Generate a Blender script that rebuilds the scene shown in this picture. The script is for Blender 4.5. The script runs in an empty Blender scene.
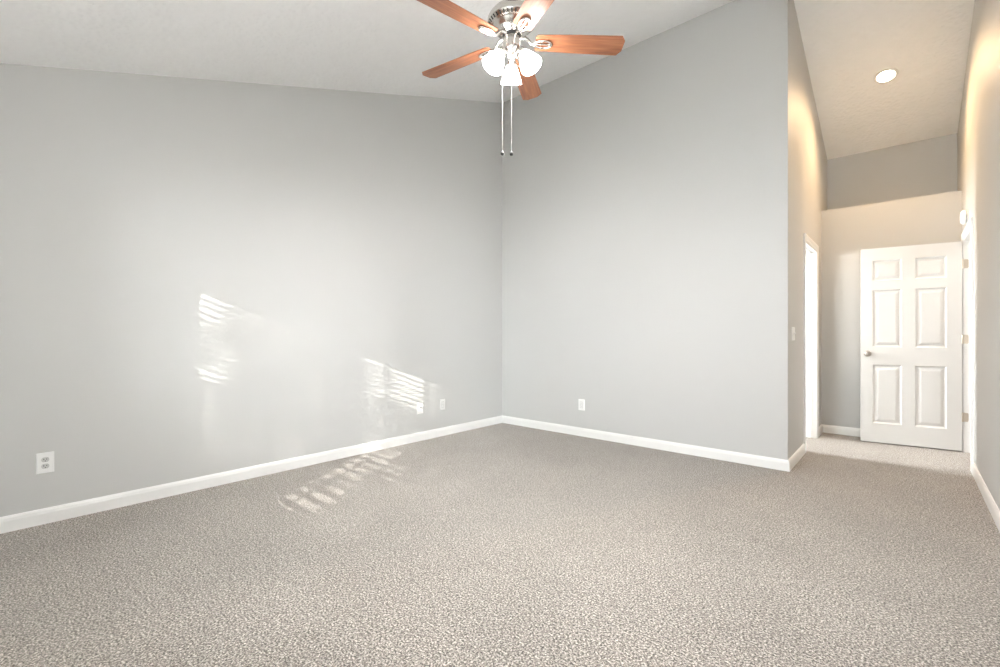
import bpy, bmesh, math, random
from mathutils import Vector, Matrix
S = bpy.context.scene
C = S.collection
rad = math.radians
PI = math.pi

# ------------------------------------------------------------------ camera
YAW = rad(41.46)                       # room axis +Y lies this far right of the view axis
cam = bpy.data.objects.new('camera', bpy.data.cameras.new('camera'))
C.objects.link(cam)
cam.data.sensor_width = 36.0
cam.data.lens = 459.5 * 36.0 / 1000.0
cam.data.clip_start = 0.02
cam.location = (0, 0, 1.15)
cam.rotation_euler = (PI / 2, 0, YAW)
S.camera = cam

# ------------------------------------------------------------------ exposure
S.view_settings.view_transform = 'Standard'
S.view_settings.look = 'None'
S.view_settings.gamma = 1.0
S.view_settings.use_curve_mapping = False
S.view_settings.exposure = 0.94
S.cycles.use_denoising = True
S.cycles.max_bounces = 16
S.cycles.diffuse_bounces = 10
S.cycles.sample_clamp_indirect = 10

# ------------------------------------------------------------------ sky, sun
SKY = 27.0
SUN = 4.6
W = bpy.data.worlds.new('sky'); S.world = W
W.use_nodes = True
bg = W.node_tree.nodes['Background']
bg.inputs[0].default_value = (0.92, 0.955, 1.0, 1)
# sky strength shaped to balance the windows: brighter at both sides, duller in front
_n = W.node_tree.nodes; _l = W.node_tree.links
_tc = _n.new('ShaderNodeTexCoord'); _sx = _n.new('ShaderNodeSeparateXYZ')
_ab = _n.new('ShaderNodeMath'); _ab.operation = 'ABSOLUTE'
_mr = _n.new('ShaderNodeMapRange'); _mr.inputs['From Min'].default_value = 0.15; _mr.inputs['From Max'].default_value = 0.75
_mr.inputs['To Min'].default_value = SKY * 0.22; _mr.inputs['To Max'].default_value = SKY * 1.85
_l.new(_tc.outputs['Generated'], _sx.inputs[0]); _l.new(_sx.outputs['X'], _ab.inputs[0])
_l.new(_ab.outputs[0], _mr.inputs['Value']); _l.new(_mr.outputs[0], bg.inputs[1])

SUN_DIR = Vector((-0.60, 1.0, -0.386)).normalized()
sl = bpy.data.lights.new('sun', 'SUN')
sl.energy = SUN; sl.angle = rad(0.30); sl.color = (1.0, 0.95, 0.88)
so = bpy.data.objects.new('sun', sl); C.objects.link(so)
so.rotation_euler = SUN_DIR.to_track_quat('-Z', 'Y').to_euler()
so.location = (4, -8, 5)


# ------------------------------------------------------------------ room sizes
XL, XR, XH = -3.91, 0.42, -0.74        # left wall, right wall, hall's left wall
YF, YB, YE, YU = -0.60, 4.47, 6.50, 7.05   # front wall, back wall, hall end wall, wall over the ledge
RIDGE = 4.53
LEDGE = 2.58
T = 0.12
SL = 0.324
def ceil_z(y):
    zr = 4.13 + SL * (RIDGE - YB)
    return zr + SL * (y - RIDGE) if y < RIDGE else zr - SL * (y - RIDGE)

# windows in the front wall (x0, x1), doorways (y0, y1)
WIN = [(-2.92, -2.20), (-2.12, -0.87)]
WINC = (-0.55, 0.25)                    # unseen third front window, added to light the hall
WIN3 = (1.20, 3.30)                     # unseen right wall window, added to brighten the left wall
WINB = (4.95, 5.62)                     # unseen window in the bathroom's far wall, added to brighten the hall
WZ0, WZ1, WZ3 = 0.70, 2.235, 1.15
DL0, DL1 = 5.31, 6.10
DR0, DR1 = 5.53, 6.33
DH = 2.06

for i, (a, b) in enumerate(WIN):
    pl = bpy.data.lights.new('window_daylight', 'AREA')
    pl.shape = 'RECTANGLE'; pl.size = b - a; pl.size_y = WZ1 - WZ0
    pl.cycles.is_portal = True
    po = bpy.data.objects.new('window_daylight', pl); C.objects.link(po)
    po.location = ((a + b) / 2, YF - T - 0.02, (WZ0 + WZ1) / 2)
    po.rotation_euler = (PI / 2, 0, 0)       # faces into the room (+Y)

for nm, x, (a, b), rz, z0 in (('window_daylight', None, WINC, 0, WZ0), ('window_daylight', XR + T + 0.02, WIN3, PI / 2, WZ3), ('window_daylight', -2.72, WINB, -PI / 2, WZ0)):
    pl = bpy.data.lights.new(nm, 'AREA')
    pl.shape = 'RECTANGLE'; pl.size = b - a; pl.size_y = WZ1 - z0
    pl.cycles.is_portal = True
    po = bpy.data.objects.new(nm, pl); C.objects.link(po)
    po.location = (x, (a + b) / 2, (z0 + WZ1) / 2) if x is not None else ((a + b) / 2, YF - T - 0.02, (z0 + WZ1) / 2)
    po.rotation_euler = (PI / 2, 0, rz)

def area(name, loc, rot, sx, sy, e, col):
    l = bpy.data.lights.new(name, 'AREA'); l.shape = 'RECTANGLE'; l.size = sx; l.size_y = sy
    l.energy = e; l.color = col
    o = bpy.data.objects.new(name, l); C.objects.link(o); o.location = loc; o.rotation_euler = rot
    return o
# unseen vanity lamp of the bathroom, and an added lamp in the side room
area('bathroom_light', (-1.3, 4.70, 1.98), Vector((0.5, 0.87, -0.12)).to_track_quat('-Z', 'Y').to_euler(), 0.5, 0.10, 15, (1.0, 1.0, 0.95))
area('side_room_fill', (1.3, 6.0, 2.40), (0, 0, 0), 0.5, 0.5, 14, (1.0, 0.93, 0.84))

# ------------------------------------------------------------------ materials
def new_mat(name):
    m = bpy.data.materials.new(name); m.use_nodes = True
    return m, m.node_tree, m.node_tree.nodes['Principled BSDF']

def plain(name, col, rough=0.5, metal=0.0, spec=0.5, bump=0.0, bscale=200.0):
    m, nt, b = new_mat(name)
    b.inputs['Base Color'].default_value = (*col, 1)
    b.inputs['Roughness'].default_value = rough
    b.inputs['Metallic'].default_value = metal
    b.inputs['Specular IOR Level'].default_value = spec
    if bump:
        tc = nt.nodes.new('ShaderNodeTexCoord')
        n = nt.nodes.new('ShaderNodeTexNoise'); n.inputs['Scale'].default_value = bscale
        n.inputs['Detail'].default_value = 3
        bp = nt.nodes.new('ShaderNodeBump'); bp.inputs['Strength'].default_value = bump
        bp.inputs['Distance'].default_value = 0.002
        nt.links.new(tc.outputs['Object'], n.inputs['Vector'])
        nt.links.new(n.outputs['Fac'], bp.inputs['Height'])
        nt.links.new(bp.outputs['Normal'], b.inputs['Normal'])
    return m

WALL = plain('wall_paint', (0.562, 0.560, 0.550), rough=0.58, spec=0.25, bump=0.12, bscale=260)
TRIM = plain('trim_paint', (0.84, 0.835, 0.82), rough=0.32, spec=0.5)
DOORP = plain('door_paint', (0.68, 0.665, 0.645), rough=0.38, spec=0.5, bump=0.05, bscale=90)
PLASTIC = plain('white_plastic', (0.83, 0.83, 0.82), rough=0.35)
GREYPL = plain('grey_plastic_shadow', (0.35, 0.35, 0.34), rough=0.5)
SLOT = plain('dark_slot', (0.03, 0.03, 0.03), rough=0.7)
NICKEL = plain('brushed_nickel', (0.62, 0.60, 0.57), rough=0.24, metal=1.0, bump=0.04, bscale=500)
CHAIN = plain('bead_chain', (0.60, 0.59, 0.57), rough=0.45, metal=0.3)
HINGE = plain('satin_hinge', (0.60, 0.53, 0.44), rough=0.4, metal=0.7)
KNOBM = plain('satin_nickel_knob', (0.42, 0.385, 0.35), rough=0.3, metal=1.0)
DARKNI = plain('dark_nickel', (0.05, 0.048, 0.045), rough=0.5, metal=0.3)
RECEPT = plain('outlet_face', (0.55, 0.55, 0.54), rough=0.4)
BLINDM = plain('blind_slat', (0.86, 0.86, 0.84), rough=0.5)
BARK = plain('bark', (0.16, 0.11, 0.07), rough=0.9, bump=0.5, bscale=30)
PATIO = plain('patio_concrete', (0.42, 0.41, 0.39), rough=0.9, bump=0.3, bscale=40)

def mk_leaf():
    m, nt, b = new_mat('leaf_green')
    b.inputs['Base Color'].default_value = (0.07, 0.16, 0.04, 1)
    b.inputs['Roughness'].default_value = 0.5
    return m
LEAF = mk_leaf()

def mk_ceiling():
    m, nt, b = new_mat('textured_ceiling_paint')
    b.inputs['Roughness'].default_value = 0.85
    b.inputs['Specular IOR Level'].default_value = 0.25
    tc = nt.nodes.new('ShaderNodeTexCoord')
    n = nt.nodes.new('ShaderNodeTexNoise'); n.inputs['Scale'].default_value = 11; n.inputs['Detail'].default_value = 6
    n.inputs['Roughness'].default_value = 0.6
    v = nt.nodes.new('ShaderNodeTexVoronoi'); v.inputs['Scale'].default_value = 34
    v.feature = 'SMOOTH_F1'
    add = nt.nodes.new('ShaderNodeMath'); add.operation = 'ADD'
    bp = nt.nodes.new('ShaderNodeBump'); bp.inputs['Strength'].default_value = 0.7; bp.inputs['Distance'].default_value = 0.007
    cr = nt.nodes.new('ShaderNodeMix'); cr.data_type = 'RGBA'
    cr.inputs['A'].default_value = (0.86, 0.86, 0.86, 1); cr.inputs['B'].default_value = (0.92, 0.92, 0.92, 1)
    for x in (n, v): nt.links.new(tc.outputs['Object'], x.inputs['Vector'])
    nt.links.new(n.outputs['Fac'], add.inputs[0]); nt.links.new(v.outputs['Distance'], add.inputs[1])
    nt.links.new(add.outputs[0], bp.inputs['Height']); nt.links.new(bp.outputs['Normal'], b.inputs['Normal'])
    nt.links.new(n.outputs['Fac'], cr.inputs['Factor']); nt.links.new(cr.outputs['Result'], b.inputs['Base Color'])
    return m
CEIL = mk_ceiling()

def mk_carpet():
    m, nt, b = new_mat('speckled_carpet')
    b.inputs['Roughness'].default_value = 1.0
    b.inputs['Specular IOR Level'].default_value = 0.05
    b.inputs['Sheen Weight'].default_value = 0.42
    b.inputs['Sheen Roughness'].default_value = 0.45
    b.inputs['Sheen Tint'].default_value = (1.0, 0.955, 0.91, 1)
    N, L = nt.nodes.new, nt.links.new
    tc = N('ShaderNodeTexCoord')
    n1 = N('ShaderNodeTexNoise'); n1.inputs['Scale'].default_value = 125; n1.inputs['Detail'].default_value = 5; n1.inputs['Roughness'].default_value = 0.75
    n2 = N('ShaderNodeTexVoronoi'); n2.inputs['Scale'].default_value = 190
    n3 = N('ShaderNodeTexNoise'); n3.inputs['Scale'].default_value = 1.6; n3.inputs['Detail'].default_value = 3
    for x in (n1, n2, n3): L(tc.outputs['Object'], x.inputs['Vector'])
    r = N('ShaderNodeValToRGB')
    e = r.color_ramp.elements
    e[0].position = 0.39; e[0].color = (0.016, 0.013, 0.010, 1)
    e[1].position = 0.60; e[1].color = (0.60, 0.548, 0.502, 1)
    k = r.color_ramp.elements.new(0.49); k.color = (0.208, 0.183, 0.160, 1)
    L(n1.outputs['Fac'], r.inputs['Fac'])
    # per-tuft value
    hs = N('ShaderNodeHueSaturation')
    mr = N('ShaderNodeMapRange'); mr.inputs['To Min'].default_value = 0.52; mr.inputs['To Max'].default_value = 1.36
    sp = N('ShaderNodeSeparateColor'); L(n2.outputs['Color'], sp.inputs[0]); L(sp.outputs[0], mr.inputs['Value'])
    m3 = N('ShaderNodeMapRange'); m3.inputs['From Min'].default_value = 0.3; m3.inputs['From Max'].default_value = 0.7
    m3.inputs['To Min'].default_value = 0.91; m3.inputs['To Max'].default_value = 1.09
    L(n3.outputs['Fac'], m3.inputs['Value'])
    mu = N('ShaderNodeMath'); mu.operation = 'MULTIPLY'; L(mr.outputs[0], mu.inputs[0]); L(m3.outputs[0], mu.inputs[1])
    L(mu.outputs[0], hs.inputs['Value']); L(r.outputs['Color'], hs.inputs['Color'])
    L(hs.outputs['Color'], b.inputs['Base Color'])
    ad = N('ShaderNodeMath'); ad.operation = 'ADD'; L(n1.outputs['Fac'], ad.inputs[0]); L(sp.outputs[0], ad.inputs[1])
    bp = N('ShaderNodeBump'); bp.inputs['Strength'].default_value = 0.5; bp.inputs['Distance'].default_value = 0.006
    L(ad.outputs[0], bp.inputs['Height']); L(bp.outputs['Normal'], b.inputs['Normal'])
    return m
CARPET = mk_carpet()

def mk_wood():
    m, nt, b = new_mat('cherry_blade')
    b.inputs['Roughness'].default_value = 0.38
    N, L = nt.nodes.new, nt.links.new
    tc = N('ShaderNodeTexCoord'); mp = N('ShaderNodeMapping'); mp.inputs['Scale'].default_value = (2.2, 34, 10)
    n = N('ShaderNodeTexNoise'); n.inputs['Scale'].default_value = 2.0; n.inputs['Detail'].default_value = 6
    r = N('ShaderNodeValToRGB'); e = r.color_ramp.elements
    e[0].position = 0.3; e[0].color = (0.19, 0.066, 0.030, 1)
    e[1].position = 0.72; e[1].color = (0.38, 0.155, 0.075, 1)
    L(tc.outputs['Object'], mp.inputs['Vector']); L(mp.outputs[0], n.inputs['Vector']); L(n.outputs['Fac'], r.inputs['Fac'])
    L(r.outputs['Color'], b.inputs['Base Color'])
    return m
WOOD = mk_wood()

def mk_emit(name, col, s, base=(0.9, 0.9, 0.88)):
    m, nt, b = new_mat(name)
    b.inputs['Base Color'].default_value = (*base, 1)
    b.inputs['Emission Color'].default_value = (*col, 1)
    b.inputs['Emission Strength'].default_value = s
    b.inputs['Roughness'].default_value = 0.3
    return m
SHADE = mk_emit('frosted_glass_lit', (1.0, 0.975, 0.95), 22.0)
LAMPFACE = mk_emit('downlight_lamp_lit', (1.0, 0.88, 0.70), 14.0)

# ------------------------------------------------------------------ mesh helpers
def link(name, bm, mat, parent=None, smooth=False, bevel=0.0, seg=2, kind=None):
    bmesh.ops.recalc_face_normals(bm, faces=bm.faces)
    me = bpy.data.meshes.new(name); bm.to_mesh(me); bm.free()
    for mt in (mat if isinstance(mat, (list, tuple)) else [mat]): me.materials.append(mt)
    if smooth:
        for p in me.polygons: p.use_smooth = True
        try: me.set_sharp_from_angle(angle=rad(38))
        except Exception: pass
    o = bpy.data.objects.new(name, me); C.objects.link(o)
    if parent: o.parent = parent
    if bevel:
        md = o.modifiers.new('bevel', 'BEVEL'); md.width = bevel; md.segments = seg; md.limit_method = 'ANGLE'
    if kind: o['kind'] = kind
    return o

def box(bm, x0, x1, y0, y1, z0, z1, mi=0):
    vs = [bm.verts.new(p) for p in ((x0,y0,z0),(x1,y0,z0),(x1,y1,z0),(x0,y1,z0),(x0,y0,z1),(x1,y0,z1),(x1,y1,z1),(x0,y1,z1))]
    for f in ((0,3,2,1),(4,5,6,7),(0,1,5,4),(1,2,6,5),(2,3,7,6),(3,0,4,7)):
        bm.faces.new([vs[i] for i in f]).material_index = mi

def prism(bm, pts, axis, a, b, mi=0):
    """extrude polygon pts along axis ('x','y','z') from a to b"""
    def P(u, v, w):
        return {'x': (w, u, v), 'y': (u, w, v), 'z': (u, v, w)}[axis]
    lo = [bm.verts.new(P(u, v, a)) for u, v in pts]; hi = [bm.verts.new(P(u, v, b)) for u, v in pts]
    n = len(pts)
    bm.faces.new(lo).material_index = mi; bm.faces.new(hi).material_index = mi
    for i in range(n):
        bm.faces.new((lo[i], lo[(i+1) % n], hi[(i+1) % n], hi[i])).material_index = mi

def lathe(bm, prof, n=32, M=None):
    """prof: list of (r, z); revolve about local z"""
    rings = []
    for r, z in prof:
        if r < 1e-6:
            rings.append([bm.verts.new((0, 0, z))])
        else:
            rings.append([bm.verts.new((r*math.cos(2*PI*k/n), r*math.sin(2*PI*k/n), z)) for k in range(n)])
    for a, b in zip(rings, rings[1:]):
        for k in range(n):
            k2 = (k+1) % n
            if len(a) == 1 and len(b) == 1: continue
            if len(a) == 1: bm.faces.new((a[0], b[k], b[k2]))
            elif len(b) == 1: bm.faces.new((a[k], a[k2], b[0]))
            else: bm.faces.new((a[k], a[k2], b[k2], b[k]))
    if M is not None:
        vs = [v for r in rings for v in r]
        bmesh.ops.transform(bm, matrix=M, verts=vs)

def tube(bm, pts, r, n=10, cap=True):
    pts = [Vector(p) for p in pts]
    rs = r if isinstance(r, (list, tuple)) else [r]*len(pts)
    rings = []; up = Vector((0, 0, 1))
    for i, p in enumerate(pts):
        d = (pts[min(i+1, len(pts)-1)] - pts[max(i-1, 0)]).normalized()
        if abs(d.dot(up)) > 0.95: up = Vector((1, 0, 0))
        s = d.cross(up).normalized(); u = s.cross(d).normalized()
        rings.append([bm.verts.new(p + s*rs[i]*math.cos(2*PI*k/n) + u*rs[i]*math.sin(2*PI*k/n)) for k in range(n)])
    for a, b in zip(rings, rings[1:]):
        for k in range(n): bm.faces.new((a[k], a[(k+1)%n], b[(k+1)%n], b[k]))
    if cap:
        bm.faces.new(rings[0]); bm.faces.new(rings[-1])

def thing(name, label, cat, loc=(0,0,0), rot=(0,0,0), group=None, kind=None):
    o = bpy.data.objects.new(name, None); C.objects.link(o)
    o.empty_display_size = 0.1
    o.location = loc; o.rotation_euler = rot
    if label: o['label'] = label
    if cat: o['category'] = cat
    if group: o['group'] = group
    if kind: o['kind'] = kind
    return o

# ------------------------------------------------------------------ room shell
bm = bmesh.new()
box(bm, XL - T, 2.4, YF - T, YU + T, -0.10, 0.0)
floor = link('floor', bm, CARPET, kind='structure'); floor['label'] = 'beige and grey speckled cut pile carpet'

bm = bmesh.new()
y0, y1 = YF - T, YU + T
prof = [(y0, ceil_z(y0)), (RIDGE, ceil_z(RIDGE)), (y1, ceil_z(y1)), (y1, ceil_z(y1) + 0.12), (RIDGE, ceil_z(RIDGE) + 0.12), (y0, ceil_z(y0) + 0.12)]
prism(bm, prof, 'x', XL - T, XR + T)
o = link('ceiling', bm, CEIL, kind='structure'); o['label'] = 'sloped white ceiling with light stipple texture'

def gable(bm, x0, x1, ya, yb, zb=0.0):
    pts = [(ya, zb), (yb, zb), (yb, ceil_z(yb) + 0.02)]
    if ya < RIDGE < yb: pts.append((RIDGE, ceil_z(RIDGE) + 0.02))
    pts.append((ya, ceil_z(ya) + 0.02))
    prism(bm, pts, 'x', x0, x1)

bm = bmesh.new(); gable(bm, XL - T, XL, YF - T, YB + T)
o = link('wall_left', bm, WALL, kind='structure'); o['label'] = 'long grey wall with three plates and patches of sun'
bm = bmesh.new(); box(bm, XL, XH, YB, YB + T, 0, ceil_z(YB) + 0.02)
o = link('wall_back', bm, WALL, kind='structure'); o['label'] = 'tall grey wall facing the camera in the corner'
# hall's left wall with its doorway
bm = bmesh.new()
gable(bm, XH - T, XH, YB + T, DL0); gable(bm, XH - T, XH, DL1, YU); gable(bm, XH - T, XH, DL0, DL1, DH)
o = link('wall_hall_left', bm, WALL, kind='structure'); o['label'] = 'left wall of the hallway with a doorway and switch'
bm = bmesh.new()
gable(bm, XR, XR + T, YF - T, WIN3[0]); gable(bm, XR, XR + T, WIN3[1], DR0); gable(bm, XR, XR + T, WIN3[0], WIN3[1], WZ1); box(bm, XR, XR + T, WIN3[0], WIN3[1], 0, WZ3); gable(bm, XR, XR + T, DR1, YU + T); gable(bm, XR, XR + T, DR0, DR1, DH)
o = link('wall_right', bm, WALL, kind='structure'); o['label'] = 'right wall running down the hallway past the door'
bm = bmesh.new(); box(bm, XH, XR, YE, YU, 0, LEDGE)
o = link('wall_hall_end', bm, WALL, kind='structure'); o['label'] = 'hall end wall topped by a plant ledge'
bm = bmesh.new(); box(bm, XH - T, XR, YU, YU + T, 0, ceil_z(YU) + 0.02)
o = link('wall_above_ledge', bm, WALL, kind='structure'); o['label'] = 'shaded upper wall set back behind the ledge'
bm = bmesh.new()
zt = ceil_z(YF) + 0.02
xs = [XL, WIN[0][0], WIN[0][1], WIN[1][0], WIN[1][1], WINC[0], WINC[1], XR]
for i in range(7):
    if i % 2 == 0: box(bm, xs[i], xs[i+1], YF - T, YF, 0, zt)
    else:
        box(bm, xs[i], xs[i+1], YF - T, YF, 0, WZ0); box(bm, xs[i], xs[i+1], YF - T, YF, WZ1, zt)
link('wall_front', bm, WALL, kind='structure')

# small rooms beyond the doorways
bm = bmesh.new()
box(bm, -2.7, -2.6, YB + T, WINB[0], 0, 2.44); box(bm, -2.7, -2.6, WINB[1], YU + T, 0, 2.44)
box(bm, -2.7, -2.6, WINB[0], WINB[1], 0, WZ0); box(bm, -2.7, -2.6, WINB[0], WINB[1], WZ1, 2.44)
box(bm, -2.6, XH - T, YU, YU + T, 0, 2.44)
link('wall_bathroom', bm, WALL, kind='structure')
bm = bmesh.new(); box(bm, -2.7, XH - T, YB + T, YU + T, 2.44, 2.52)
link('ceiling_bathroom', bm, CEIL, kind='structure')
bm = bmesh.new()
box(bm, 2.3, 2.4, 4.9, YU + T, 0, 2.44); box(bm, XR + T, 2.3, YU, YU + T, 0, 2.44); box(bm, XR + T, 2.3, 4.9, 5.0, 0, 2.44)
link('wall_side_room', bm, WALL, kind='structure')
bm = bmesh.new(); box(bm, XR + T, 2.4, 4.9, YU + T, 2.44, 2.52)
link('ceiling_side_room', bm, CEIL, kind='structure')

# ------------------------------------------------------------------ baseboards
BH, BT = 0.092, 0.015
BP = [(0, 0), (BT, 0), (BT, BH*0.70), (BT*0.86, BH*0.78), (BT*0.80, BH*0.86), (BT*0.52, BH*0.95), (BT*0.40, BH), (0, BH)]
def baseboard(name, wall, a, b, sgn, label=None, mitre=None):
    """wall: ('x', pos) or ('y', pos) ; sgn = side the board stands on"""
    bm = bmesh.new()
    ax, pos = wall
    prism(bm, [(pos + sgn*(u if u > 0 else 0.0), v) for u, v in BP], 'y' if ax == 'x' else 'x', a, b)
    if mitre:
        for v in bm.verts:
            c = v.co.y if ax == 'x' else v.co.x
            out = abs((v.co.x if ax == 'x' else v.co.y) - pos)
            if abs(c - (a if mitre < 0 else b)) < 1e-6:
                if ax == 'x': v.co.y += mitre * out
                else: v.co.x += mitre * out
    o = link(name, bm, TRIM, kind='structure')
    if label: o['label'] = label
    return o
# prism axis 'x' takes (u,v)->(y,z); axis 'y' takes (u,v)->(x,z)
baseboard('baseboard_left', ('x', XL), YF, YB, +1, 'white baseboard along the long grey wall')
baseboard('baseboard_back', ('y', YB), XL, XH, -1, 'white baseboard along the back wall', 1)
baseboard('baseboard_hall_left', ('x', XH), YB, DL0 - 0.058, +1, 'short white baseboard beside the hallway corner', -1)
baseboard('baseboard_right', ('x', XR), YF, DR0 - 0.062, -1, 'white baseboard along the right wall')
baseboard('baseboard_hall_end', ('y', YE), XH, XR, -1, 'white baseboard on the hall end wall')
baseboard('baseboard_front', ('y', YF), XL, XR, +1)
baseboard('baseboard_hall_far', ('x', XH), DL1 + 0.06, YE, +1)

# ------------------------------------------------------------------ doorway linings and casings
CW, CT = 0.058, 0.016
def casing_x(name, x, sgn, ya, yb, label):
    """door casing on a wall face at x, standing out by sgn, plus lining through the wall"""
    bm = bmesh.new()
    prof = [(0, 0), (CT, 0.0), (CT, CW*0.45), (CT*0.75, CW*0.6), (CT*0.6, CW), (0, CW)]
    for base, s in ((ya, -1), (yb, 1)):
        prism(bm, [(x + sgn*u, base + s*(CW - v)) for u, v in prof], 'z', 0, DH + CW)
    prism(bm, [(x + sgn*u, DH + (CW - v)) for u, v in prof], 'y', ya, yb)
    t = link(name, bm, TRIM, kind='structure'); t['label'] = label
    xa, xb = (x - T - 0.002, x + 0.004) if sgn > 0 else (x - 0.004, x + T + 0.002)
    bm = bmesh.new()
    box(bm, xa, xb, ya, ya + 0.018, 0, DH); box(bm, xa, xb, yb - 0.018, yb, 0, DH); box(bm, xa, xb, ya + 0.018, yb - 0.018, DH - 0.018, DH)
    link('jamb', bm, TRIM, t)
    xs = (xa + xb)/2 + (0.0 if sgn > 0 else 0.005)
    bm = bmesh.new()
    box(bm, xs - 0.018, xs + 0.018, ya + 0.018, ya + 0.030, 0, DH - 0.018)
    box(bm, xs - 0.018, xs + 0.018, yb - 0.030, yb - 0.018, 0, DH - 0.018)
    box(bm, xs - 0.018, xs + 0.018, ya + 0.018, yb - 0.018, DH - 0.030, DH - 0.018)
    link('door_stop', bm, TRIM, t)
    return t
casing_x('trim_1', XH, +1, DL0, DL1, 'white casing and jamb of the bright doorway on the left of the hall')
tr = casing_x('trim_2', XR, -1, DR0, DR1, 'white casing and jamb of the doorway where the panelled door hangs')

# ------------------------------------------------------------------ six panel door, open against the end wall
HX, HY = 0.408, 6.300
ang = math.atan2(6.21 - 6.31, -0.36 - 0.413)      # direction from hinge to free edge
door = thing('door_1', 'white six panel door standing open across the hall end', None, (HX, HY, 0.012), (0, 0, ang), kind='structure')
DWD, DHT, DTH = 0.775, 2.030, 0.035
# local frame: +x from hinge to free edge; camera side face has normal +y (local, since direction is -x world)
cols = [(0.109, 0.341), (0.445, 0.676)]
rows = [(0.200, 0.812), (0.998, 1.592), (1.690, 1.902)]
bm = bmesh.new()
def face_grid(bm, yf, s):
    """stiles and rails on the face y=yf (s=+1 outward normal +y) with raised panels"""
    us = [0, cols[0][0], cols[0][1], cols[1][0], cols[1][1], DWD]
    vs = [0, rows[0][0], rows[0][1], rows[1][0], rows[1][1], rows[2][0], rows[2][1], DHT]
    def q(pts): bm.faces.new([bm.verts.new(p) for p in pts])
    for i in range(5):
        for j in range(7):
            a, b, c, d = us[i], us[i+1], vs[j], vs[j+1]
            if i in (1, 3) and j in (1, 3, 5):
                lv = [(0, 0), (0.006, -0.007), (0.014, -0.010), (0.020, -0.010), (0.045, -0.003), (0.050, -0.0025)]
                for (m0, d0), (m1, d1) in zip(lv, lv[1:]):
                    A = [(a+m0, yf+s*d0, c+m0), (b-m0, yf+s*d0, c+m0), (b-m0, yf+s*d0, d-m0), (a+m0, yf+s*d0, d-m0)]
                    B = [(a+m1, yf+s*d1, c+m1), (b-m1, yf+s*d1, c+m1), (b-m1, yf+s*d1, d-m1), (a+m1, yf+s*d1, d-m1)]
                    for k in range(4): q((A[k], A[(k+1)%4], B[(k+1)%4], B[k]))
                m1, d1 = lv[-1]
                q(((a+m1, yf+s*d1, c+m1), (b-m1, yf+s*d1, c+m1), (b-m1, yf+s*d1, d-m1), (a+m1, yf+s*d1, d-m1)))
            else:
                q(((a, yf, c), (b, yf, c), (b, yf, d), (a, yf, d)))
face_grid(bm, 0.0, 1); face_grid(bm, -DTH, -1)
def q(pts): bm.faces.new([bm.verts.new(p) for p in pts])
q(((0,0,0),(0,-DTH,0),(0,-DTH,DHT),(0,0,DHT))); q(((DWD,0,0),(DWD,-DTH,0),(DWD,-DTH,DHT),(DWD,0,DHT)))
q(((0,0,0),(DWD,0,0),(DWD,-DTH,0),(0,-DTH,0))); q(((0,0,DHT),(DWD,0,DHT),(DWD,-DTH,DHT),(0,-DTH,DHT)))
bmesh.ops.remove_doubles(bm, verts=bm.verts, dist=1e-5)
link('panel_leaf', bm, DOORP, door)
# knob on both faces
for s, nm in ((1, 'knob'), (-1, 'knob')):
    bm = bmesh.new()
    M = Matrix.Translation((0.717, 0.0 if s > 0 else -DTH, 0.926)) @ Matrix.Rotation(-s*PI/2, 4, 'X')
    lathe(bm, [(0, 0.0), (0.032, 0.0), (0.032, 0.004), (0.026, 0.009), (0.013, 0.012), (0.011, 0.030), (0.015, 0.036), (0.025, 0.043), (0.028, 0.053), (0.025, 0.062), (0.016, 0.067), (0, 0.068)], 28, M)
    k = link(nm, bm, KNOBM, door, smooth=True)
    if s > 0: k['label'] = 'round satin nickel door knob'
# hinges: leaf on the jamb and knuckle
for hz in (1.813, 1.083, 0.328):
    bm = bmesh.new()
    lathe(bm, [(0, 0), (0.0065, 0), (0.0065, 0.09), (0, 0.09)], 12, Matrix.Translation((-0.003, -0.002, hz - 0.045)))
    k = link('hinge', bm, HINGE, door, smooth=True); k['label'] = 'satin nickel butt hinge'
    R = Matrix.Rotation(-ang, 4, 'Z')
    # plate lying on the jamb face (world y = DR1-0.018)
    yw = DR1 - 0.018 - 0.0018
    bm = bmesh.new()
    for dx0, dx1, dz0, dz1 in ((0.006, 0.040, -0.043, 0.043), (0.040, 0.044, -0.036, 0.036)):
        pts = []
        vs = [bm.verts.new(p) for p in ((HX+dx0, yw, dz0), (HX+dx1, yw, dz0), (HX+dx1, yw, dz1), (HX+dx0, yw, dz1),
                                        (HX+dx0, yw+0.0017, dz0), (HX+dx1, yw+0.0017, dz0), (HX+dx1, yw+0.0017, dz1), (HX+dx0, yw+0.0017, dz1))]
        for f in ((0,3,2,1),(4,5,6,7),(0,1,5,4),(1,2,6,5),(2,3,7,6),(3,0,4,7)): bm.faces.new([vs[i] for i in f])
    M = R @ Matrix.Translation((-HX, -HY, 0))
    bmesh.ops.transform(bm, matrix=Matrix.Translation((0, 0, hz)) @ M, verts=bm.verts)
    link('hinge_plate', bm, HINGE, k)

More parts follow.
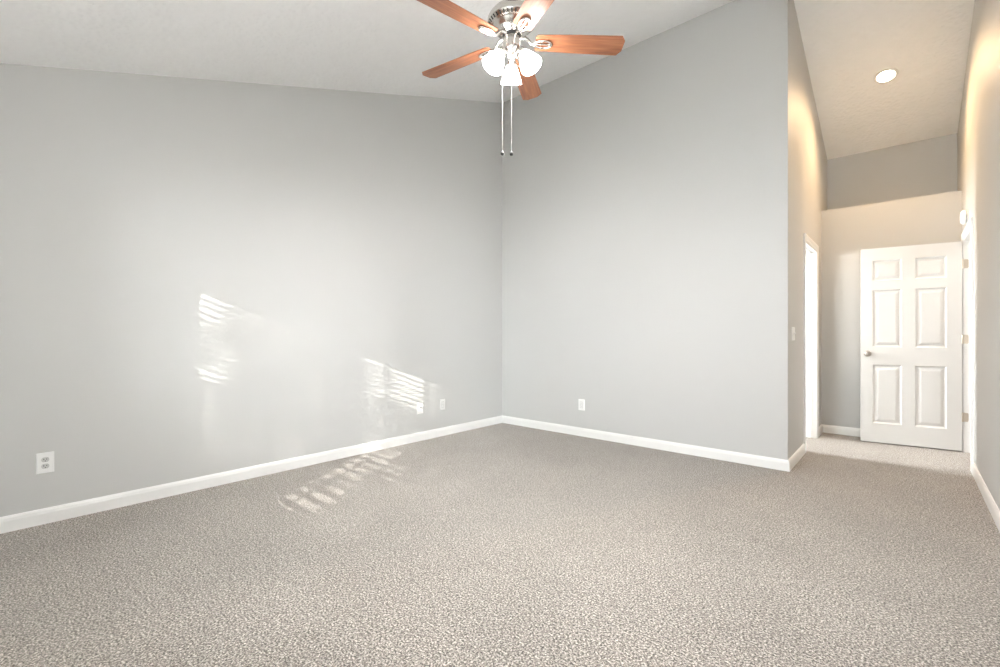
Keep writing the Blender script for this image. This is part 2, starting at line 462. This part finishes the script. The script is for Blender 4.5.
# ------------------------------------------------------------------ wall plates
def frame_on(wall, u, z):
    """matrix: local x along wall, local y up, local z out of the wall"""
    if wall == 'left':  X, N = Vector((0, 1, 0)), Vector((1, 0, 0)); P = Vector((XL, u, z))
    if wall == 'back':  X, N = Vector((1, 0, 0)), Vector((0, -1, 0)); P = Vector((u, YB, z))
    if wall == 'hall':  X, N = Vector((0, 1, 0)), Vector((1, 0, 0)); P = Vector((XH, u, z))
    Z = Vector((0, 0, 1)); X = Z.cross(N)
    M = Matrix((X, Z, N)).transposed().to_4x4(); M.translation = P
    return M
def bevel_plate(bm, w, h, t, m=0.004):
    A = [(-w/2,-h/2,0),(w/2,-h/2,0),(w/2,h/2,0),(-w/2,h/2,0)]
    B = [(x, y, t*0.4) for x, y, _ in A]
    D = [((abs(x)-m)*(1 if x>0 else -1), (abs(y)-m)*(1 if y>0 else -1), t) for x, y, _ in A]
    Av, Bv, Dv = [[bm.verts.new(p) for p in L] for L in (A, B, D)]
    for P, Q in ((Av, Bv), (Bv, Dv)):
        for k in range(4): bm.faces.new((P[k], P[(k+1)%4], Q[(k+1)%4], Q[k]))
    bm.faces.new(Av); bm.faces.new(Dv)
def screw(parent, x, y, z):
    bm = bmesh.new(); lathe(bm, [(0.0032, 0), (0.0032, 0.0008), (0.002, 0.0014), (0, 0.0014)], 12, Matrix.Translation((x, y, z)))
    link('screw', bm, PLASTIC, parent, smooth=True)
def duplex(wall, u, z, label, name='wall_outlet', cat='outlet', W_=0.079, H_=0.124):
    t = thing(name, label, cat); t.matrix_world = frame_on(wall, u, z)
    bm = bmesh.new(); bevel_plate(bm, W_, H_, 0.006); link('cover_plate', bm, PLASTIC, t)
    for s in (-1, 1):
        bm = bmesh.new()
        pts = []
        for k in range(24):
            a = 2*PI*k/24; x, y = 0.0175*math.cos(a), 0.0175*math.sin(a)
            y = max(-0.0145, min(0.0145, y)); pts.append((x, y + s*0.0195))
        prism(bm, pts, 'z', 0.003, 0.0078)
        rc = link('receptacle', bm, RECEPT, t)
        bm = bmesh.new()
        for dx, hh in ((-0.0063, 0.0085), (0.0063, 0.0065)):
            box(bm, dx-0.0016, dx+0.0016, s*0.0195 + 0.003 - hh/2, s*0.0195 + 0.003 + hh/2, 0.0074, 0.0080)
        lathe(bm, [(0.0026, 0), (0.0026, 0.0006), (0, 0.0006)], 12, Matrix.Translation((0, s*0.0195 - 0.0078, 0.0074)))
        k = link('slots', bm, SLOT, rc); k['label'] = 'dark plug slots'
    screw(t, 0, 0, 0.006)
    return t
def decora(wall, u, z, label, name='wall_outlet', cat='outlet'):
    t = thing(name, label, cat); t.matrix_world = frame_on(wall, u, z)
    bm = bmesh.new(); bevel_plate(bm, 0.079, 0.124, 0.006); link('cover_plate', bm, PLASTIC, t)
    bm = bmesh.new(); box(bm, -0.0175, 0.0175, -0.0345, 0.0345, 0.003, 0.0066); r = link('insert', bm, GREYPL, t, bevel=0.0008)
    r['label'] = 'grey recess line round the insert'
    for s in (-1, 1):
        bm = bmesh.new(); box(bm, -0.0155, 0.0155, s*0.0165-0.0150, s*0.0165+0.0150, 0.006, 0.0074)
        rc = link('receptacle', bm, PLASTIC, t, bevel=0.0008)
        bm = bmesh.new()
        for dx in (-0.006, 0.006): box(bm, dx-0.0013, dx+0.0013, s*0.0165-0.003, s*0.0165+0.005, 0.0072, 0.0077)
        link('slots', bm, SLOT, rc)
    screw(t, 0, 0.0485, 0.006); screw(t, 0, -0.0485, 0.006)
    return t
duplex('left', 0.262, 0.367, 'white duplex outlet low on the grey wall at far left')
decora('left', 3.447, 0.351, 'small white outlet on the left wall nearest the corner, outside the sun patch')
t = thing('blank_plate', 'plain white cable plate on the left wall at the edge of the sun patch', 'wall plate')
t.matrix_world = frame_on('left', 3.130, 0.351)
bm = bmesh.new(); bevel_plate(bm, 0.079, 0.124, 0.006); link('cover_plate', bm, PLASTIC, t)
bm = bmesh.new(); lathe(bm, [(0.0075, 0), (0.0075, 0.003), (0.0047, 0.003), (0.0047, 0.010), (0.001, 0.010), (0.001, 0.004), (0, 0.004)], 16, Matrix.Translation((0, 0, 0.006)))
link('cable_jack', bm, NICKEL, t, smooth=True)
screw(t, 0, 0.0415, 0.006); screw(t, 0, -0.0415, 0.006)
decora('back', -2.727, 0.350, 'single white outlet low on the back wall')

t = thing('light_switch', 'double light switch plate on the hallway wall by the doorway', 'light switch')
t.matrix_world = frame_on('hall', 4.70, 1.148)
bm = bmesh.new(); bevel_plate(bm, 0.117, 0.117, 0.007); link('cover_plate', bm, PLASTIC, t)
for s in (-1, 1):
    bm = bmesh.new(); box(bm, s*0.023-0.0055, s*0.023+0.0055, -0.012, 0.012, 0.004, 0.0085); f = link('toggle_frame', bm, PLASTIC, t)
    bm = bmesh.new(); prism(bm, [(0.001, 0.006), (-0.006, 0.0065), (0.004, 0.020), (0.009, 0.018), (0.007, 0.006)], 'x', s*0.023-0.0035, s*0.023+0.0035)
    link('toggle', bm, PLASTIC, t)
    screw(t, s*0.023, 0.030, 0.007); screw(t, s*0.023, -0.030, 0.007)

# smoke alarm above the door casing on the right wall
t = thing('smoke_alarm', 'round white smoke alarm on the wall above the door casing', 'smoke alarm')
M = Matrix((Vector((0, 1, 0)), Vector((0, 0, 1)), Vector((-1, 0, 0)))).transposed().to_4x4()
X = Vector((0, -1, 0)); M = Matrix((X, Vector((0,0,1)), Vector((-1,0,0)))).transposed().to_4x4(); M.translation = (XR, 5.88, 2.199)
t.matrix_world = M
bm = bmesh.new(); lathe(bm, [(0, 0), (0.060, 0), (0.060, 0.010), (0.052, 0.010), (0.052, 0.014), (0, 0.014)], 40); link('mounting_base', bm, PLASTIC, t, smooth=True)
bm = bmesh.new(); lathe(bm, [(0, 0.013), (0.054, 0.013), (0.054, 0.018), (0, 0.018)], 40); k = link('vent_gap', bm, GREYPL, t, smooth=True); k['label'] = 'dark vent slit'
bm = bmesh.new(); lathe(bm, [(0, 0.018), (0.064, 0.018), (0.065, 0.030), (0.060, 0.042), (0.048, 0.050), (0.022, 0.053), (0.020, 0.051), (0, 0.051)], 40); link('cover', bm, PLASTIC, t, smooth=True)
bm = bmesh.new(); lathe(bm, [(0.012, 0.051), (0.012, 0.054), (0, 0.055)], 20); link('test_button', bm, PLASTIC, t, smooth=True)

# ------------------------------------------------------------------ recessed downlight in the hall ceiling
DLX, DLY = -0.149, 5.93
dl = thing('recessed_downlight', 'round recessed ceiling light glowing warm in the hallway ceiling', 'ceiling light')
nrm = Vector((0, -SL, -1)).normalized()
X = Vector((1, 0, 0)); Y = nrm.cross(X).normalized()
M = Matrix((X, Y, nrm)).transposed().to_4x4(); M.translation = (DLX, DLY, ceil_z(DLY))
dl.matrix_world = M
bm = bmesh.new(); lathe(bm, [(0.070, -0.002), (0.097, -0.002), (0.096, 0.004), (0.084, 0.007), (0.072, 0.005), (0.070, -0.002)], 40); link('trim_ring', bm, PLASTIC, dl, smooth=True)
bm = bmesh.new(); lathe(bm, [(0.071, 0.000), (0.071, 0.003), (0.050, 0.006), (0, 0.008)], 40); k = link('lamp_face', bm, LAMPFACE, dl, smooth=True); k['label'] = 'glowing warm white lamp'
l = bpy.data.lights.new('downlight_beam', 'SPOT'); l.energy = 98; l.color = (1.0, 0.66, 0.34); l.spot_size = rad(150); l.spot_blend = 1.0; l.shadow_soft_size = 0.06
o = bpy.data.objects.new('downlight_beam', l); C.objects.link(o); o.parent = dl; o.location = (0, 0, 0.02); o.rotation_euler = (PI, 0, 0)

# ------------------------------------------------------------------ ceiling fan
FX, FY = -1.727, 2.0585
BZ = 2.854                     # blade plane height
fan = thing('ceiling_fan', 'brushed nickel ceiling fan with five cherry wood blades and three lit glass shades', 'ceiling fan', (FX, FY, 0))
ct = ceil_z(FY)
# canopy follows the slope: lathe top pushed into it
bm = bmesh.new()
lathe(bm, [(0, ct + 0.03), (0.075, ct + 0.03), (0.075, ct - 0.03), (0.066, ct - 0.055), (0.040, ct - 0.075), (0.016, ct - 0.082), (0, ct - 0.082)], 36)
link('canopy', bm, NICKEL, fan, smooth=True)
bm = bmesh.new(); tube(bm, [(0, 0, ct - 0.07), (0, 0, 3.10)], 0.0135, 16); link('downrod', bm, NICKEL, fan, smooth=True)
bm = bmesh.new()
lathe(bm, [(0, 3.150), (0.022, 3.150), (0.030, 3.135), (0.034, 3.060), (0.075, 3.046), (0.112, 3.025), (0.134, 2.998), (0.141, 2.982),
           (0.141, 2.968), (0.136, 2.960), (0.122, 2.945), (0.114, 2.942), (0.110, 2.936), (0.100, 2.922), (0.082, 2.906), (0.062, 2.896), (0.056, 2.890), (0, 2.890)], 56)
mh = link('motor_housing', bm, NICKEL, fan, smooth=True)
bm = bmesh.new()
for k in range(36):
    a = 2*PI*k/36
    c, s = math.cos(a), math.sin(a)
    vs = []
    M = Matrix.Rotation(a, 4, 'Z')
    n0 = len(bm.verts)
    prism(bm, [(0.1235, 2.9455), (0.1365, 2.9595), (0.1355, 2.9615), (0.1225, 2.9475)], 'y', -0.004, 0.004)
    bm.verts.ensure_lookup_table()
    bmesh.ops.transform(bm, matrix=M, verts=bm.verts[n0:])
k = link('vent_slots', bm, DARKNI, mh); k['label'] = 'dark vent slots round the housing'
bm = bmesh.new(); lathe(bm, [(0, 2.892), (0.053, 2.892), (0.053, 2.878), (0, 2.878)], 40); k = link('flywheel', bm, SLOT, fan, smooth=True); k['label'] = 'dark gap above the switch housing'
bm = bmesh.new()
lathe(bm, [(0, 2.880), (0.046, 2.880), (0.051, 2.872), (0.051, 2.815), (0.047, 2.800), (0.036, 2.790), (0.030, 2.782), (0.030, 2.764), (0.020, 2.752), (0.008, 2.746), (0, 2.744)], 40)
link('switch_housing', bm, NICKEL, fan, smooth=True)

R0, R1, BWR, BWT = 0.138, 0.662, 0.112, 0.140
PITCH = rad(-12)
for a in (116.7, 44.7, 188.7, 260.7, 332.7):
    bl = bpy.data.objects.new('blade', None)
    # blade as mesh part with arm as sub-part; local x outward
    bm = bmesh.new()
    cz = 0.024
    out = [(R0+0.012, -BWR/2), (R0+0.20, -BWR/2-0.008), (R1-cz, -BWT/2), (R1, -BWT/2+cz*1.4), (R1, BWT/2-cz*1.4), (R1-cz, BWT/2), (R0+0.20, BWR/2+0.008), (R0+0.012, BWR/2), (R0, BWR/2-0.014), (R0, -BWR/2+0.014)]
    prism(bm, out, 'z', -0.003, 0.003)
    b = link('blade', bm, WOOD, fan, bevel=0.001, seg=1)
    b.matrix_local = Matrix.Translation((0, 0, BZ)) @ Matrix.Rotation(rad(a), 4, 'Z') @ Matrix.Rotation(PITCH, 4, 'X')
    # arm: strap from flywheel, swan neck, oval loop under the blade root
    bm = bmesh.new()
    tube(bm, [(0.050, 0, 0.032), (0.080, 0, 0.030), (0.098, 0, 0.014), (0.115, 0, -0.006), (0.136, 0, -0.011)], [0.011, 0.010, 0.009, 0.009, 0.010], 12)
    loop = []
    for k in range(25):
        t_ = 2*PI*k/24
        loop.append((0.182 - 0.050*math.cos(t_), 0.026*math.sin(t_), -0.010))
    tube(bm, loop, 0.0065, 10, cap=False)
    tube(bm, [(0.133, 0, -0.010), (0.18, 0, -0.009), (0.228, 0, -0.009)], 0.006, 10)
    for px, py in ((0.175, -0.022), (0.175, 0.022), (0.226, 0)):
        lathe(bm, [(0.008, 0), (0.008, -0.004), (0.004, -0.006), (0, -0.006)], 14, Matrix.Translation((px, py, -0.011)))
    arm = link('blade_arm', bm, NICKEL, b, smooth=True); arm['label'] = 'shiny nickel arm with an oval loop'

# light kit: three arms with frosted bell shades
for ca in (90, 210, 330):
    wa = rad(ca) + YAW
    tilt = rad(31)
    ux, uy = math.cos(wa), math.sin(wa)
    bm = bmesh.new()
    tube(bm, [(ux*0.018, uy*0.018, 2.775), (ux*0.042, uy*0.042, 2.788), (ux*0.056, uy*0.056, 2.790), (ux*0.063, uy*0.063, 2.780)], 0.0085, 12)
    # socket + shade along axis
    axis = Vector((ux*math.sin(tilt), uy*math.sin(tilt), -math.cos(tilt)))
    q_ = axis.to_track_quat('Z', 'Y').to_matrix().to_4x4()
    M = Matrix.Translation((ux*0.057, uy*0.057, 2.797)) @ q_
    lathe(bm, [(0, 0), (0.014, 0), (0.020, 0.006), (0.021, 0.028), (0.024, 0.034), (0.024, 0.040), (0, 0.040)], 24, M)
    sk = link('lamp_holder', bm, NICKEL, fan, smooth=True)
    bm = bmesh.new()
    prof = [(0.022, 0.036), (0.027, 0.040), (0.033, 0.052), (0.042, 0.074), (0.052, 0.100), (0.060, 0.124), (0.064, 0.140), (0.0615, 0.140), (0.0575, 0.124), (0.049, 0.100), (0.039, 0.074), (0.030, 0.052), (0.024, 0.041), (0.0, 0.041)]
    lathe(bm, prof, 40, M)
    sh = link('lamp_shade', bm, SHADE, sk, smooth=True); sh['label'] = 'glowing frosted white glass bell shade'
    bm = bmesh.new()
    lathe(bm, [(0, 0.041), (0.013, 0.045), (0.015, 0.058), (0.027, 0.085), (0.028, 0.098), (0.020, 0.113), (0, 0.120)], 24, M)
    link('bulb', bm, mk_emit('bulb_lit', (1.0, 0.95, 0.87), 12.0), sk, smooth=True)
    l = bpy.data.lights.new('bulb_light', 'SPOT'); l.energy = 42; l.color = (1.0, 0.965, 0.95); l.shadow_soft_size = 0.055; l.spot_size = rad(165); l.spot_blend = 0.8
    o = bpy.data.objects.new('bulb_light', l); C.objects.link(o); o.parent = fan
    o.location = M @ Vector((0, 0, 0.145)); o.rotation_euler = axis.to_track_quat('-Z', 'Y').to_euler()

# pull chains
def camdir(lat, dep): return (lat*math.cos(YAW) - dep*math.sin(YAW), lat*math.sin(YAW) + dep*math.cos(YAW))
for lat, dep, zb in ((-0.0540, 0.0, 2.215), (-0.0030, -0.0585, 2.190)):
    cx, cy = camdir(lat, dep)
    bm = bmesh.new()
    L_ = 2.795 - zb; n = int(L_/0.0075)
    tube(bm, [(cx*0.78, cy*0.78, 2.812), (cx*0.95, cy*0.95, 2.808), (cx, cy, 2.800)], 0.0028, 8)
    tube(bm, [(cx, cy, 2.800), (cx, cy, zb)], 0.0009, 6)
    for i in range(n):
        z = 2.798 - i*0.0075
        lathe(bm, [(0, 0.0020), (0.0017, 0.0010), (0.0017, -0.0010), (0, -0.0020)], 6, Matrix.Translation((cx, cy, z)))
    ch = link('pull_chain', bm, CHAIN, fan, smooth=True); ch['label'] = 'thin bead pull chain'
    bm = bmesh.new()
    lathe(bm, [(0, 0.010), (0.003, 0.008), (0.004, 0.001), (0.009, -0.006), (0.011, -0.015), (0.008, -0.022), (0, -0.025)], 18, Matrix.Translation((cx, cy, zb)))
    f = link('fob', bm, DARKNI, ch, smooth=True); f['label'] = 'small dark metal chain fob'

# ------------------------------------------------------------------ windows in the front wall (behind the camera)
GLASS = None
def mk_glass():
    m, nt, b = new_mat('window_glass')
    b.inputs['Base Color'].default_value = (1, 1, 1, 1)
    for nd in list(nt.nodes):
        if nd.type == 'BSDF_PRINCIPLED': nt.nodes.remove(nd)
    out = nt.nodes['Material Output']
    tr = nt.nodes.new('ShaderNodeBsdfTransparent'); tr.inputs[0].default_value = (0.97, 0.98, 0.97, 1)
    gl = nt.nodes.new('ShaderNodeBsdfGlossy'); gl.inputs['Roughness'].default_value = 0.02
    fr = nt.nodes.new('ShaderNodeFresnel'); fr.inputs[0].default_value = 1.45
    mx = nt.nodes.new('ShaderNodeMixShader')
    nt.links.new(fr.outputs[0], mx.inputs[0]); nt.links.new(tr.outputs[0], mx.inputs[1]); nt.links.new(gl.outputs[0], mx.inputs[2])
    nt.links.new(mx.outputs[0], out.inputs['Surface'])
    return m
GLASS = mk_glass()
SLAT_N = 28
for i, (a, b) in enumerate(WIN):
    w = thing('window_%d' % (i+1), None, None, ((a+b)/2, YF - T/2, WZ0), kind='structure')
    hw = (b - a)/2; H = WZ1 - WZ0
    bm = bmesh.new()
    for x0, x1, z0, z1 in ((-hw, -hw+0.035, 0, H), (hw-0.035, hw, 0, H), (-hw, hw, 0, 0.035), (-hw, hw, H-0.035, H)): box(bm, x0, x1, -0.055, 0.0, z0, z1)
    link('window_frame', bm, TRIM, w)
    for (z0, z1, yy) in ((0.035, H*0.5+0.02, -0.018), (H*0.5-0.02, H-0.035, -0.040)):
        bm = bmesh.new()
        xa, xb = -hw+0.035, hw-0.035
        for x0, x1, za, zb in ((xa, xa+0.035, z0, z1), (xb-0.035, xb, z0, z1), (xa, xb, z0, z0+0.04), (xa, xb, z1-0.04, z1)): box(bm, x0, x1, yy-0.012, yy+0.012, za, zb)
        s_ = link('sash', bm, TRIM, w)
        bm = bmesh.new(); box(bm, xa+0.035, xb-0.035, yy-0.002, yy+0.002, z0+0.04, z1-0.04)
        link('pane', bm, GLASS, s_)
    # horizontal blind hung inside the opening
    bd = thing('window_blind', ('left' if i == 0 else 'right') + ' white slatted blind of the twin window', 'window blind', ((a+b)/2, YF - 0.025, WZ1), group='window blinds')
    bm = bmesh.new(); box(bm, -hw+0.012, hw-0.012, -0.022, 0.022, -0.045, -0.002); link('head_rail', bm, BLINDM, bd)
    bm = bmesh.new()
    n = SLAT_N; sp = (H - 0.09)/n
    for k in range(n):
        zc = -0.065 - k*sp
        t_ = rad(44); hw2 = 0.0235
        # outer (world -y) edge sits higher or lower by the tilt
        dy, dz = hw2*math.cos(t_), hw2*math.sin(t_)
        n0 = len(bm.verts)
        prism(bm, [(-dy, zc+dz), (-dy*0.3, zc+dz*0.3+0.002), (dy*0.3, zc-dz*0.3+0.002), (dy, zc-dz), (dy, zc-dz+0.0025), (dy*0.3, zc-dz*0.3+0.0045), (-dy*0.3, zc+dz*0.3+0.0045), (-dy, zc+dz+0.0025)], 'x', -hw+0.014, hw-0.014)
    sl_ = link('slats', bm, BLINDM, bd)
    bm = bmesh.new(); box(bm, -hw+0.014, hw-0.014, -0.020, 0.020, -H+0.004, -H+0.024); link('bottom_rail', bm, BLINDM, bd)
    bm = bmesh.new()
    for xw in ((-2.60, -2.40) if i == 0 else (-1.908, -1.605, -1.30, -0.98)):
        xx = xw - (a+b)/2
        for yy in (-0.0235, 0.0235): box(bm, xx-0.010, xx+0.010, yy-0.0004, yy+0.0004, -H+0.02, -0.04)
    link('ladder_tape', bm, BLINDM, bd)
# casing and stool round the twin window
bm = bmesh.new()
xa, xb = WIN[0][0], WIN[1][1]
for x0, x1 in ((xa-0.06, xa), (xb, xb+0.06)): box(bm, x0, x1, YF, YF+0.016, WZ0-0.06, WZ1+0.06)
box(bm, xa-0.06, xb+0.06, YF, YF+0.017, WZ1, WZ1+0.06); box(bm, WIN[0][1], WIN[1][0], YF, YF+0.016, WZ0, WZ1)
box(bm, xa-0.08, xb+0.08, YF-0.01, YF+0.05, WZ0-0.022, WZ0)
link('trim_3', bm, TRIM, kind='structure')

def side_window(name, x, y0, y1, zs):  # unseen windows, added to bring more daylight into room and hall
    w = thing(name, None, None, (x, (y0+y1)/2, zs), kind='structure')
    hw = (y1-y0)/2; H = WZ1 - zs
    bm = bmesh.new()
    for a, b, z0, z1 in ((-hw, -hw+0.04, 0, H), (hw-0.04, hw, 0, H), (-hw, hw, 0, 0.04), (-hw, hw, H-0.04, H), (-0.02, 0.02, 0, H), (-hw, hw, H/2-0.02, H/2+0.02)): box(bm, -0.03, 0.03, a, b, z0, z1)
    f = link('window_frame', bm, TRIM, w)
    bm = bmesh.new(); box(bm, -0.002, 0.002, -hw+0.03, hw-0.03, 0.03, H-0.03); link('pane', bm, GLASS, w)
    return w
side_window('window_3', XR + T*0.7, WIN3[0], WIN3[1], WZ3)
w5 = side_window('window_5', 0, WINC[0], WINC[1], WZ0); w5.location = ((WINC[0]+WINC[1])/2, YF - T*0.7, WZ0); w5.rotation_euler = (0, 0, PI/2)
side_window('window_4', -2.66, WINB[0], WINB[1], WZ0)
m, nt, b = new_mat('shade_fabric')  # fabric added to turn the side window into a soft light
nt.nodes.remove(b)
df = nt.nodes.new('ShaderNodeBsdfDiffuse'); df.inputs[0].default_value = (0.85, 0.85, 0.84, 1)
tl = nt.nodes.new('ShaderNodeBsdfTranslucent'); tl.inputs[0].default_value = (0.88, 0.88, 0.88, 1)
mx = nt.nodes.new('ShaderNodeMixShader'); mx.inputs[0].default_value = 0.6
nt.links.new(df.outputs[0], mx.inputs[1]); nt.links.new(tl.outputs[0], mx.inputs[2]); nt.links.new(mx.outputs[0], nt.nodes['Material Output'].inputs['Surface'])
rs = thing('diffuser_shade', 'white fabric shade added to soften light from the unseen side window', 'window shade', (XR + 0.02, (WIN3[0]+WIN3[1])/2, WZ1))
hw = (WIN3[1]-WIN3[0])/2
bm = bmesh.new(); box(bm, -0.0006, 0.0006, -hw+0.003, hw-0.003, -(WZ1-WZ3)+0.012, -0.03); link('fabric', bm, m, rs)
bm = bmesh.new(); tube(bm, [(0.0, -hw+0.003, -0.022), (0.0, hw-0.003, -0.022)], 0.018, 14); link('roller', bm, TRIM, rs, smooth=True)
bm = bmesh.new(); box(bm, -0.006, 0.006, -hw+0.003, hw-0.003, -(WZ1-WZ3)+0.002, -(WZ1-WZ3)+0.022); link('bottom_bar', bm, TRIM, rs)

# ------------------------------------------------------------------ outside: ground and an added leaf screen shaped to break the sun up
bm = bmesh.new(); box(bm, -14, 10, -16, YF - T - 0.01, -0.30, -0.20)
link('ground', bm, PATIO, kind='structure')
random.seed(7)
leaf_screen = thing('leaf_screen', 'added leaf screen outside the window, unseen, masking the sun', 'leaf_screen')
TD = 16.0                                # how far out (in y) the leaf screen hangs
def src(x0, h):                         # point on the sun's path to window point (x0, YF, h)
    k = TD
    return Vector((x0 + 0.60*k, YF - k, h + 0.386*k))
holes = [(-3.0, -2.83, 1.88, 2.3, 0.0), (-3.0, -2.85, 1.42, 1.54, 0.05), (-3.0, -2.87, 0.95, 1.13, 0.35),
         (-2.00, -1.80, 1.78, 2.2, 0.15), (-1.80, -1.58, 1.76, 2.2, 0.0), (-2.03, -1.76, 1.42, 1.54, 0.4), (-2.04, -1.60, 0.72, 1.28, 0.22)]   # gaps shaped to let the sun patches through
bm = bmesh.new()
cnt = 0
while cnt < 8200:
    x0 = random.uniform(-3.6, 0.0); h = random.uniform(0.2, 3.0)
    r = random.uniform(0.026, 0.040)
    if any(hx0 - 0.02 < x0 < hx1 + 0.02 and hz0 - 0.02 < h < hz1 + 0.02 and random.random() > pd for hx0, hx1, hz0, hz1, pd in holes): continue
    k = random.uniform(-0.7, 0.7)
    p = src(x0, h) + Vector((0.60, -1, 0.386))*k
    a, b_, c_ = random.uniform(0, 2*PI), random.uniform(-0.6, 0.6), random.uniform(-0.6, 0.6)
    q_ = SUN_DIR.to_track_quat('Z', 'Y').to_matrix().to_4x4()
    M = Matrix.Translation(p) @ q_ @ Matrix.Rotation(b_, 4, 'X') @ Matrix.Rotation(c_, 4, 'Y') @ Matrix.Rotation(a, 4, 'Z')
    vs = [bm.verts.new(M @ Vector(v)) for v in ((-r*1.3, 0, 0), (-r*0.4, r*0.62, 0.008), (r*0.5, r*0.5, 0.006), (r*1.4, 0, 0), (r*0.5, -r*0.5, 0.006), (-r*0.4, -r*0.62, 0.008))]
    bm.faces.new(vs); cnt += 1
for _ in range(5200):  # dense leaves added to keep sun out of the third front window
    p = src(random.uniform(-0.95, 0.75), random.uniform(0.2, 2.7)) + Vector((0.60, -1, 0.386))*random.uniform(-0.8, 0.8)
    r = random.uniform(0.03, 0.05)
    M = Matrix.Translation(p) @ q_ @ Matrix.Rotation(random.uniform(-0.6, 0.6), 4, 'X') @ Matrix.Rotation(random.uniform(-0.6, 0.6), 4, 'Y') @ Matrix.Rotation(random.uniform(0, 6.28), 4, 'Z')
    bm.faces.new([bm.verts.new(M @ Vector(v)) for v in ((-r*1.3, 0, 0), (-r*0.4, r*0.62, 0.008), (r*0.5, r*0.5, 0.006), (r*1.4, 0, 0), (r*0.5, -r*0.5, 0.006), (-r*0.4, -r*0.62, 0.008))])
f = link('leaf_mask', bm, LEAF, leaf_screen)
bm = bmesh.new()
p0 = src(0.25, 1.2); p0.z = -0.2
cr = src(-0.4, 2.2)
tube(bm, [(p0.x+0.4, p0.y, -0.25), (p0.x+0.35, p0.y, 1.5), (p0.x+0.2, p0.y, 3.4), (cr.x, cr.y, 5.2)], [0.16, 0.13, 0.10, 0.04], 12)
for k in range(4):
    tube(bm, [(p0.x+0.3, p0.y, 2.2+k*0.5), (p0.x-0.6, p0.y+0.1, 2.9+k*0.5), (p0.x-1.6-0.3*k, p0.y+0.15, 3.4+k*0.5)], [0.05, 0.03, 0.01], 8)
link('trunk', bm, BARK, leaf_screen)  # trunk and branches to carry the added leaves
